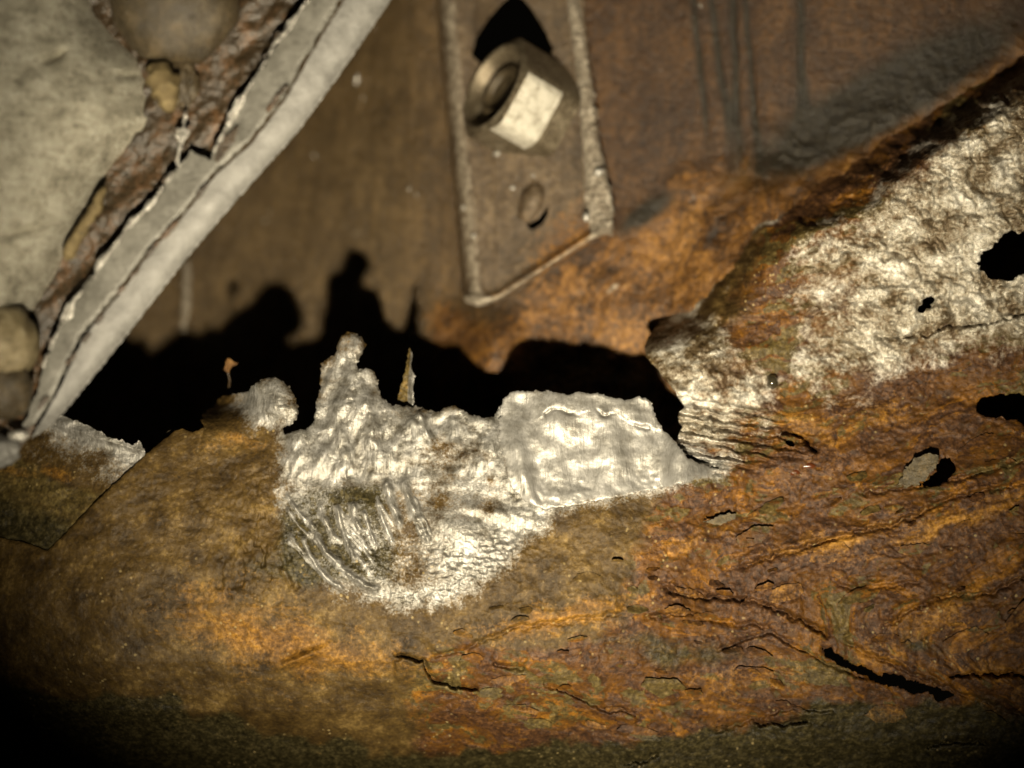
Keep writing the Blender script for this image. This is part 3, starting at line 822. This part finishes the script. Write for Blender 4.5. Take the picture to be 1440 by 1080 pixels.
HOLES = [
    [(1374, 372), (1380, 358), (1396, 346), (1412, 330), (1424, 322), (1432, 330), (1450, 322), (1500, 320), (1500, 388), (1450, 382), (1432, 386), (1420, 396), (1404, 395), (1388, 390)],
    [(1290, 440), (1292, 430), (1300, 421), (1310, 417), (1314, 424), (1306, 433), (1296, 442)],
    [(1370, 576), (1376, 562), (1392, 555), (1420, 553), (1500, 552), (1500, 604), (1442, 606), (1432, 590), (1410, 588), (1388, 587)],
    [(1158, 912), (1168, 910), (1182, 924), (1202, 934), (1222, 940), (1232, 948), (1262, 948), (1280, 956), (1310, 964), (1342, 976), (1328, 986), (1314, 984), (1306, 974), (1282, 976), (1262, 966),
     (1240, 964), (1226, 956), (1204, 946), (1186, 940), (1170, 928), (1160, 922)],
    [(1311, 668), (1318, 656), (1322, 644), (1330, 641), (1340, 648), (1345, 662), (1336, 672), (1322, 682), (1300, 684), (1282, 682), (1300, 678)],
    [(986, 728), (1000, 722), (1026, 717), (1028, 721), (1004, 727), (990, 733)],
    [(1090, 620), (1104, 621), (1120, 623), (1118, 627), (1100, 627)],
]
SHELL = [(-220, 700), (-60, 745), (0, 756), (40, 764), (66, 775), (90, 752), (130, 710), (170, 672), (204, 640), (226, 622), (246, 606), (256, 603), (270, 608), (286, 602),
         (282, 640), (320, 655), (362, 690), (372, 770), (392, 830), (440, 862), (510, 878), (590, 886), (670, 872), (716, 836), (740, 800), (780, 768), (850, 746), (930, 726), (1000, 706), (1040, 680),
         (1050, 660), (1130, 628), (1180, 560), (1300, 520), (1420, 490), (1640, 470), (1640, 1230), (-220, 1230)]
TORN = [(286, 602), (284, 590), (286, 580), (300, 573), (308, 561), (326, 554), (346, 551), (354, 544), (368, 533), (384, 530), (398, 535), (407, 545), (414, 556), (419, 571), (420, 582), (413, 594), (405, 600),
        (399, 601), (400, 612), (412, 606), (430, 604), (440, 595), (446, 562), (451, 545), (452, 512), (460, 504), (471, 500), (473, 489), (479, 474), (487, 468), (498, 467), (508, 473), (514, 485), (510, 497), (503, 506), (501, 514),
        (504, 520), (516, 518), (526, 521), (531, 535), (534, 550), (539, 562), (552, 570), (590, 573), (601, 576), (612, 581), (622, 576), (631, 570), (641, 572), (651, 578), (666, 584), (681, 588), (694, 586), (704, 572),
        (722, 580), (726, 640), (760, 690), (850, 684), (950, 664), (1014, 656), (1070, 680), (1012, 724), (935, 748), (855, 768), (780, 796), (740, 850), (680, 892), (590, 906), (505, 898), (430, 882), (376, 846), (352, 775), (345, 705), (310, 675), (270, 660)]
FLAP = [(704, 576), (707, 562), (720, 551), (735, 550), (770, 550), (785, 553), (800, 556), (812, 551), (826, 554), (840, 552), (852, 557), (863, 558), (876, 563), (886, 562), (900, 557), (908, 559), (916, 567), (922, 586),
        (929, 600), (941, 612), (955, 628), (962, 640), (985, 653), (1010, 660), (1000, 670), (960, 680), (915, 690), (850, 703), (800, 712), (765, 716), (738, 706), (720, 688), (711, 664), (705, 630), (702, 600)]
ARM = [(905, 487), (914, 470), (930, 452), (955, 438), (985, 412), (1008, 380), (1030, 345), (1054, 312), (1090, 285), (1130, 255), (1190, 215), (1250, 180), (1320, 140), (1400, 90), (1640, -60), (1640, 500), (1420, 520),
       (1300, 552), (1200, 590), (1150, 655), (1040, 680), (1000, 680), (970, 644), (957, 636), (950, 622), (958, 600), (952, 586), (962, 572), (952, 556), (940, 540), (924, 520), (910, 502)]
ARM_EDGE = [(1056, 345), (1120, 330), (1180, 318), (1240, 290), (1262, 262), (1330, 205), (1440, 112), (1640, -40)]

def arm_depth(x, y):
    d = beam_relief(x, y)
    dist, sg, _ = seg_dist(x, y, ARM_EDGE, False)
    up = np.where(sg < 0, dist, 0)                                   # above the proud edge the arm falls back
    k = sstep(1040, 1120, x)
    d = d + k * (2.6 * sstep(0, 30, up) + 0.06 * up - 0.9 * sstep(4, 30, up) * fbm(x / 26, y / 26, 4, 150) * 2.0)
    dist2, sg2, _ = seg_dist(x, y, [(905, 487), (955, 438), (1008, 380), (1054, 312), (1130, 255), (1250, 180), (1400, 90), (1640, -60)], False)
    t = sstep(70, 4, dist2 + 10 * fbm(x / 30, y / 30, 3, 152)) * sstep(1760, 1500, x) * sstep(500, 430, y)
    d = d * (1 - t) + t * (rear_depth(x, y) + 0.5)
    d = d + 3.0 * np.exp(-np.maximum(0, np.hypot(np.maximum(0, x - 905), (y - 487) * 0.7)) / 22.0)
    return d

def torn_depth(x, y):
    d = beam_relief(x, y)
    d = d - 0.9 * np.sqrt(np.clip(1 - ((x - 494) ** 2 + (y - 486) ** 2) / 400.0, 0, 1))          # melted knob
    d = d - 1.4 * blob(x, y, 390, 565, 30, 30)
    d = d + 9.0 * blob(x, y, 296, 560, 44, 26)
    d = d - 0.8 * blob(x, y, 585, 600, 10, 26, -30)
    return d

def flap_depth(x, y):
    d = beam_base(x, y) - 0.70 * fbm(x / 140, y / 90, 3, 101)
    t = sstep(548, 600, y) * sstep(716, 690, y)
    d = d - 0.7 * np.exp(-(((x - 724 - 0.14 * (y - 600) - 0.0011 * (y - 610) ** 2) / 11.0) ** 2)) * sstep(580, 630, y) * sstep(726, 700, y)
    d = d + 0.35 * np.exp(-(((x - 748 - 0.18 * (y - 600)) / 12.0) ** 2)) * sstep(600, 640, y) * sstep(720, 680, y)
    d = d - t * 0.24 * np.sin((x - 745) / 15.0 + 1.4 * gnoise(x / 40, y / 40, 160)) * sstep(765, 800, x) - 0.42 * t * gnoise((x - 0.3 * y) / 34, y / 90, 161)
    dist, sg, _ = seg_dist(x, y + 3 * gnoise(x / 9, y / 9, 166), [(768, 582), (782, 572), (795, 578), (815, 582), (838, 573), (848, 585), (866, 580), (890, 598), (912, 602)], False)
    d = d - 0.15 * np.exp(-dist / 16.0) * (sg < 0) * sstep(545, 560, y) * (0.6 + 1.5 * gnoise(x / 30, y / 30, 167)) + 0.40 * np.exp(-(dist / 3.0) ** 2) * np.clip(0.5 + 2 * gnoise(x / 24, y / 24, 168), 0, 1)
    d = d - 0.30 * fbm(x / 34, y / 44, 2, 162) - 0.05 * fbm(x / 9, y / 9, 2, 163)
    d = d - 1.4 * sstep(925, 960, x) * sstep(600, 640, y)
    d = d - 0.012 * np.maximum(0, 706 - y - 0.14 * (x - 760)) * (0.35 + 0.65 * sstep(725, 800, x)) * sstep(985, 930, x)   # leans towards the lens
    lowl = sstep(660, 700, y + 0.14 * (x - 760))
    base = np.minimum(d, beam_relief(x, y)) - 0.06 * sstep(960, 760, x)
    return d * (1 - lowl) + base * lowl

def flap_zones(x, y):
    z = beam_zones(x, y)
    z['bare'] = np.clip(z['bare'] * 1.15 - 0.5 * blob(x, y, 708, 665, 10, 40), 0, 1)
    return z

beam = thing('corroded_beam', W(760, 1120, 10), 'heavily rusted steel beam torn open along its top, bare metal beside orange scale', 'beam')
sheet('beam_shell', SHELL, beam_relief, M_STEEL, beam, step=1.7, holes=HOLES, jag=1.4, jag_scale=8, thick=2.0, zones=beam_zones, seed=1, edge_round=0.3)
o = sheet('torn_edge', TORN, lambda x, y: torn_depth(x, y) - 0.05, M_STEEL, beam, step=1.4, jag=3.4, jag_scale=7, thick=1.6, zones=beam_zones, seed=2, edge_round=0.35, sink=SHELL)
o['label'] = 'bright ragged torn edge with melted knob'
o = sheet('folded_flap', FLAP, lambda x, y: flap_depth(x, y) - 0.06, M_SMOOTH, beam, step=1.5, jag=3.2, jag_scale=8, thick=1.1, zones=flap_zones, seed=3, edge_round=0.14)
o['label'] = 'smooth silver flap of folded metal'
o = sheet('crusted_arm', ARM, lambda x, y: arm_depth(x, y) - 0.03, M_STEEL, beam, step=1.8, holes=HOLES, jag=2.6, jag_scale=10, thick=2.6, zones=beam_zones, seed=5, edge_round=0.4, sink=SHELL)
o['label'] = 'pale blistered upper arm with rusted-through holes'

# spike standing up behind the tear
SP = [(540, 604), (552, 580), (560, 558), (564, 540), (570, 522), (572, 504), (576, 489), (580, 498), (579, 514), (583, 530), (580, 546), (583, 560), (580, 574), (592, 608)]
def spike_depth(x, y):
    return 1.5 + 0.02 * (600 - y) - 1.0 * sstep(572, 582, x) - 0.3 * fbm(x / 8, y / 14, 3, 170)
def spike_zones(x, y):
    n = x * 0
    return {'rust': n + 0.75, 'bare': np.clip(sstep(572, 578, x + 0.06 * (y - 530)) * 0.95, 0, 1), 'tar_shade': n, 'crust': n, 'ochre': n + 0.1, 'flow': flow_attr(x, y, 80, 2)}
o = sheet('torn_spike', SP, spike_depth, M_STEEL, beam, step=1.0, jag=2.6, jag_scale=7, thick=1.4, zones=spike_zones, seed=7, clean=True)

# lifted flakes of scale
def flake(name, poly, d0, lift, mat, seed, thick=0.9):
    P = np.array(poly, float); c = P.mean(0)
    def dep(x, y):
        return beam_relief(x, y) * 0.3 + d0 * 0.7 + lift(x, y) - 0.15 * fbm(x / 10, y / 10, 3, seed)
    return sheet(name, poly, dep, mat, beam, step=1.5, jag=4.5, jag_scale=10, thick=thick, seed=seed)
def bd_(px, py): return float(beam_relief(np.array([float(px)]), np.array([float(py)]))[0])
o = flake('rust_flake', [(1262, 682), (1270, 664), (1284, 648), (1300, 638), (1314, 637), (1322, 642), (1316, 656), (1306, 670), (1292, 680), (1276, 685)], bd_(1295, 662) - 0.8,
          lambda x, y: -0.9 * sstep(1270, 1320, x), M_FLAKE, 181)
o['label'] = 'grey olive flake lifting beside a dark hole'
flake('rust_flake', [(986, 736), (1000, 729), (1020, 723), (1034, 722), (1034, 730), (1018, 736), (1000, 740)], bd_(1010, 732) - 0.5, lambda x, y: 0.04 * (y - 730), M_FLAKE, 182)
rr = random.Random(77)
n_plate = 0
while n_plate < 84:
    a, b = rr.uniform(620, 1450), rr.uniform(590, 1040)
    if b < 860 - 0.33 * (a - 620) or b < 640 and a < 1180: continue
    if any(float(poly_sdf(np.array([a]), np.array([b]), h)[0]) < 34 for h in HOLES): continue
    up = b < 842 + 0.40 * max(0, a - 1040)
    t = math.radians((-20 if (up and a > 1060) else (20 if a > 1060 else 4)) + rr.uniform(-16, 16))
    L = rr.choice((9, 12, 15, 19, 26, 34)) * rr.uniform(0.8, 1.2); hgt = L * rr.uniform(0.22, 0.5); poly = []
    m = rr.choice((5, 6, 7, 8)); ph = rr.uniform(0, 6.28)
    for k in range(m):
        q = 2 * math.pi * (k + rr.uniform(-0.25, 0.25)) / m + ph
        u, v = L * math.cos(q) * rr.uniform(0.75, 1.1), hgt * math.sin(q) * rr.uniform(0.7, 1.15)
        poly.append((a + u * math.cos(t) - v * math.sin(t), b + u * math.sin(t) + v * math.cos(t)))
    li, sd, lf = rr.random(), rr.choice((-1, 1, 1)), rr.uniform(0.25, 0.8)
    c0 = beam_base(np.array([a]), np.array([b]))[0] - bd_(a, b)
    def dep(x, y, a=a, b=b, t=t, hgt=hgt, sd=sd, lf=lf):
        v = -(x - a) * math.sin(t) + (y - b) * math.cos(t)
        return 0.5 * beam_relief(x, y) + 0.5 * (beam_base(x, y) - c0) - 0.18 - lf * sstep(-hgt, hgt, v * sd)
    def zn(x, y, li=li):
        z = beam_zones(x, y); z['layer'] = x * 0 + li; z['ochre'] = np.clip(z['ochre'] * 0.6 + (0.35 if li > 0.8 else 0), 0, 1)
        return z
    sheet('scale_plate', poly, dep, M_STEEL, beam, step=1.8, jag=1.6, jag_scale=6, thick=0.9, zones=zn, seed=190 + n_plate)
    n_plate += 1
pebble('wet_rust_spot', 1137, 655, bd_(1137, 655) + 0.38, 0.62, M_RED, beam, 3, 2.4)
pebble('wet_rust_spot', 1118, 664, bd_(1118, 664) + 0.42, 0.6, M_RED, beam, 4, 1.6)

# dark water bead on the crust
dr = pebble('water_bead', 1086, 537, float(arm_depth(np.array([1086.0]), np.array([537.0]))[0]) - 0.7, 1.05, M_DROP, None, 5, 0.8)
tag(dr, 'tiny dark glossy bead with a white glint on the crusted arm', 'droplet')

# tongue of rust curling up from the torn edge, orange at its tip
RT = [(316, 513), (319, 505), (323, 503), (326, 509), (334, 511), (329, 515), (324, 518), (321, 524), (316, 522)]
rt = sheet('rust_tongue', RT, lambda x, y: 9 + 0.05 * (x - 314) - 0.3 * fbm(x / 6, y / 6, 2, 210), M_RUSTBIT, beam, step=1.0, jag=3.0, jag_scale=6, thick=0.8, seed=211)
tube('dark_strand', [W(320, 522, 9.3), W(323, 534, 9.6), W(322, 546, 10.5), W(328, 562, 11)], [0.0002, 0.00015, 0.0002, 0.0003], M_GRIME, beam, seg=6, lump=0.2, seed=31)

# ------------------------------------------------------------------ lower-left lip behind the beam
LIP = [(-220, 600), (-60, 625), (20, 625), (60, 600), (84, 583), (112, 594), (140, 606), (152, 614), (172, 620), (188, 626), (196, 620), (204, 634), (206, 660), (180, 720), (110, 800), (-220, 800)]
def lip_depth(x, y):
    s = (y - 600) - 0.3 * (x - 85)
    return beam_base(x, y) + 0.7 - 1.1 * np.exp(-np.maximum(s, 0) / 6.0) - 0.4 * fbm(x / 60, y / 30, 3, 220) - 0.12 * fbm(x / 10, y / 8, 2, 221)
def lip_zones(x, y):
    s = (y - 600) - 0.42 * (x - 85) + 16 * fbm(x / 40, y / 30, 3, 222)
    n = x * 0
    return {'rust': sstep(40, 100, s), 'tar_shade': np.clip(0.75 * sstep(95, 150, s), 0, 1), 'bare': np.clip(0.95 * np.exp(-np.maximum(s, 0) / 8.0) * (x > 70) + 0.33 * sstep(90, 20, s), 0, 1), 'crust': 0.12 * sstep(110, 30, s),
            'ochre': np.clip(0.5 * blob(x, y, 80, 665, 22, 7, 25) + 0.4 * blob(x, y, 15, 660, 60, 8, 12), 0, 1), 'flow': flow_attr(x, y, 14, 3)}
lip = sheet('sill_lip', LIP, lip_depth, M_STEEL, None, step=1.8, jag=3.0, jag_scale=7, thick=1.6, zones=lip_zones, seed=8)
tag(lip, 'dark grey steel lip with a bright crinkled rim, at the lower left behind the beam', 'steel lip')
# thin blade of sheet between lip and tear
BL = [(203, 640), (214, 626), (230, 611), (246, 600), (250, 604), (236, 616), (218, 632), (206, 646)]
bl_ = sheet('metal_sliver', BL, lambda x, y: 1.2 + 0.0 * x - 0.2 * fbm(x / 9, y / 9, 2, 225), M_FLAKE, beam, step=1.4, thick=1.0, seed=226)

# ------------------------------------------------------------------ cut plate at the upper left, near the lens
plate = thing('cut_plate', W(40, 640, -20), 'pale silver plate with a sawn diagonal flange, close to the lens at upper left', 'plate')
FACE = [(-260, -260), (100, -260), (128, -40), (140, 10), (168, 44), (205, 70), (224, 104), (236, 136), (250, 166), (228, 214), (172, 240), (150, 262), (130, 305), (104, 352), (80, 398), (56, 436), (30, 500), (0, 580), (-40, 660), (-260, 760)]
EDGE_L = [(500, -120), (452, -40), (430, 0), (402, 44), (372, 88), (345, 130), (318, 178), (296, 224), (268, 214), (244, 242), (216, 282), (172, 326), (140, 372), (102, 422), (80, 468), (60, 520), (40, 586), (28, 606)]
EDGE_R = [(572, -120), (512, -40), (484, 0), (440, 72), (402, 140), (352, 204), (304, 246), (252, 312), (212, 354), (172, 410), (118, 474), (84, 548), (56, 596)]
OUTER = [(634, -120), (578, -40), (550, 0), (484, 96), (420, 184), (332, 282), (268, 357), (210, 430), (160, 495), (88, 582), (66, 604), (44, 616)]
def face_depth(x, y):
    s = -poly_sdf(x, y, FACE)
    d = -28 + 0.012 * (x - 60) + 9.0 * np.exp(-np.maximum(s, 0) / 40.0)
    d = d - 0.35 * fbm(x / 150, y / 150, 2, 240) - 0.10 * fbm(x / 15 - y / 60, y / 9 + x / 60, 3, 241) - 0.10 * np.abs(gnoise(x / 7, y / 7, 242))
    d = d + 1.6 * blob(x, y, 76, 80, 16, 5, -30) + 0.8 * blob(x, y, 30, 325, 26, 5, -15) + 0.7 * blob(x, y, 180, 106, 20, 6, 0) + 2.2 * blob(x, y, 195, 170, 46, 60, 20)
    return d
sheet('plate_face', FACE, face_depth, M_SILVER, plate, step=2.4, thick=6.0, jag=3.5, jag_scale=26, seed=9)
BACK = [(60, -260), (560, -260), (470, -40), (440, 10), (330, 190), (300, 240), (240, 270), (150, 400), (90, 500), (55, 600), (20, 640), (-260, 780), (-260, 300), (40, 200)]
def back_depth(x, y):
    return -20.5 - 1.0 * fbm((x + y * 0.8) / 50, (x - y * 1.3) / 160, 3, 250) - 0.35 * fbm(x / 22, y / 22, 3, 251)
sheet('grimy_channel', BACK, back_depth, M_GRIME, plate, step=3.0, thick=2.0, seed=10)
def flange_depth(x, y):
    dist, sg, _ = seg_dist(x, y, EDGE_R, False)
    return -23.0 - 1.6 * np.exp(-dist / 20.0) * 0 + 0.9 * np.exp(-(dist / 5.0) ** 2) * (0.6 + 1.6 * np.maximum(0, fbm(x / 13, y / 13, 3, 255))) - 0.3 * fbm(x / 70, y / 70, 2, 256)
EDGE_R2 = [(a - 3.5, b - 2.5) for a, b in EDGE_R]
sheet('flange', EDGE_L + EDGE_R2[::-1], flange_depth, M_FLANGE, plate, step=2.2, thick=2.2, jag=4.5, jag_scale=20, seed=11)
def cut_depth(x, y):
    dist, sg, _ = seg_dist(x, y, OUTER, False)
    return -23.6 + 1.8 * np.exp(-dist / 16.0) - 0.15 * fbm(x / 40, y / 40, 2, 258)
sheet('cut_edge', EDGE_R + OUTER[::-1], cut_depth, M_CUT, plate, step=2.2, thick=3.0, jag=1.4, jag_scale=10, seed=12)
# dark saw nicks between flange and cut edge
rr = random.Random(5)
for i, (a, b, L, w) in enumerate(((388, 140, 26, 4.5), (318, 204, 30, 6.5), (284, 270, 16, 3.5), (240, 322, 22, 3.5), (214, 352, 16, 3.5), (190, 385, 10, 3), (170, 408, 8, 3.5), (140, 450, 10, 3.5), (122, 475, 9, 3), (100, 505, 12, 3.5), (62, 566, 12, 5))):
    t = math.radians(-52 + rr.uniform(-6, 6)); poly = []
    for k in range(10):
        q = 2 * math.pi * k / 10
        u, v = L * math.cos(q) * rr.uniform(0.8, 1.1), w * math.sin(q) * rr.uniform(0.7, 1.3)
        poly.append((a + u * math.cos(t) - v * math.sin(t), b + u * math.sin(t) + v * math.cos(t)))
    sheet('grime_nick', poly, lambda x, y: np.minimum(flange_depth(x, y), cut_depth(x, y)) - 0.25, M_GRIME, plate, step=1.8, jag=2.0, jag_scale=8, thick=0.6, seed=260 + i)
# bright burr along the flange's inner edge
def burr_strip(line, w, seed):
    L = np.array(line, float)
    T = np.gradient(L, axis=0); T /= np.linalg.norm(T, axis=1)[:, None]
    N = np.stack([-T[:, 1], T[:, 0]], 1) * w
    poly = [tuple(p) for p in (L + N)] + [tuple(p) for p in (L - N)[::-1]]
    def dep(x, y):
        dist, _, _ = seg_dist(x, y, line, False)
        return -24.0 - 0.5 * np.exp(-(dist / (w * 0.8)) ** 2) - 0.5 * fbm(x / 12, y / 12, 3, seed)
    return sheet('bright_burr', poly, dep, M_BURR, plate, step=1.5, jag=w * 2.8, jag_scale=34, thick=0.8, seed=seed)
burr_strip([(432, 0), (404, 42), (386, 62), (372, 88), (345, 130), (318, 178), (300, 214)], 2.4, 301)
burr_strip([(262, 152), (257, 190), (248, 230)], 3.6, 302)
burr_strip([(244, 242), (216, 282), (178, 320), (172, 330), (140, 372), (130, 395)], 2.2, 303)
burr_strip([(130, 395), (104, 420), (92, 448), (80, 468), (60, 515)], 3.0, 304)
def lump_obj(name, px, py, d, rx, ry, rd, mat, parent, seed, rough=0.08):
    bm = bmesh.new(); bmesh.ops.create_icosphere(bm, subdivisions=4, radius=1.0)
    V = np.array([v.co[:] for v in bm.verts]); F = [tuple(v.index for v in f.verts) for f in bm.faces]; bm.free()
    n = 1 + rough * fbm(V[:, 0] * 2 + V[:, 1], V[:, 2] * 2 - V[:, 1], 3, seed)
    P = V * n[:, None] * np.array([rx, rd, ry]) * MM + np.array(W(px, py, d))
    return link_mesh(name, P, F, mat, parent)
M_YELLOW0 = make_paint('dull_yellow_grime', (0.05, 0.038, 0.018), (0.15, 0.12, 0.065), (0.30, 0.255, 0.16), 0.5, 0.4, 0.0004)
lump_obj('dome_plug', 246, -8, -22, 8.2, 8.8, 6.0, M_DOME, plate, 270)
lump_obj('corroded_washer', 256, 118, -21, 2.2, 3.2, 2.0, M_DOME, plate, 271, 0.25)
lump_obj('rounded_boss', 2, 482, -25, 4.4, 5.0, 4.5, M_YELLOW0, plate, 272, 0.1)
lump_obj('dark_plug', 8, 546, -25, 3.2, 4.0, 3.5, M_DOME, plate, 273, 0.15)
lump_obj('glint_tip', 26, 612, -24, 1.3, 0.75, 0.9, M_BURR, plate, 274, 0.15)  # pale lump added for the glint at the plate's lower end
lump_obj('torn_corner', -4, 634, -23.5, 2.8, 2.0, 1.6, M_CUT, plate, 275, 0.25)

# yellowish corrosion beads along the rolled edge of the silver face
M_YELLOW = make_paint('yellow_corrosion', (0.04, 0.028, 0.010), (0.13, 0.095, 0.040), (0.26, 0.205, 0.10), 1.0, 0.5, 0.0005)
tube('corrosion_bead', [W(148, 262, -23.5), W(136, 290, -23.8), W(118, 318, -24), W(100, 350, -24), (W(92, 366, -23.5))], [0.0003, 0.0007, 0.0006, 0.0009, 0.0004], M_YELLOW, plate, seg=10, lump=0.35, seed=21, sub=5)
tube('corrosion_bead', [W(222, 88, -24), W(228, 112, -24.5), W(236, 140, -24.5), W(240, 158, -24)], [0.0010, 0.0019, 0.0014, 0.0007], M_YELLOW, plate, seg=12, lump=0.25, seed=22, sub=5)
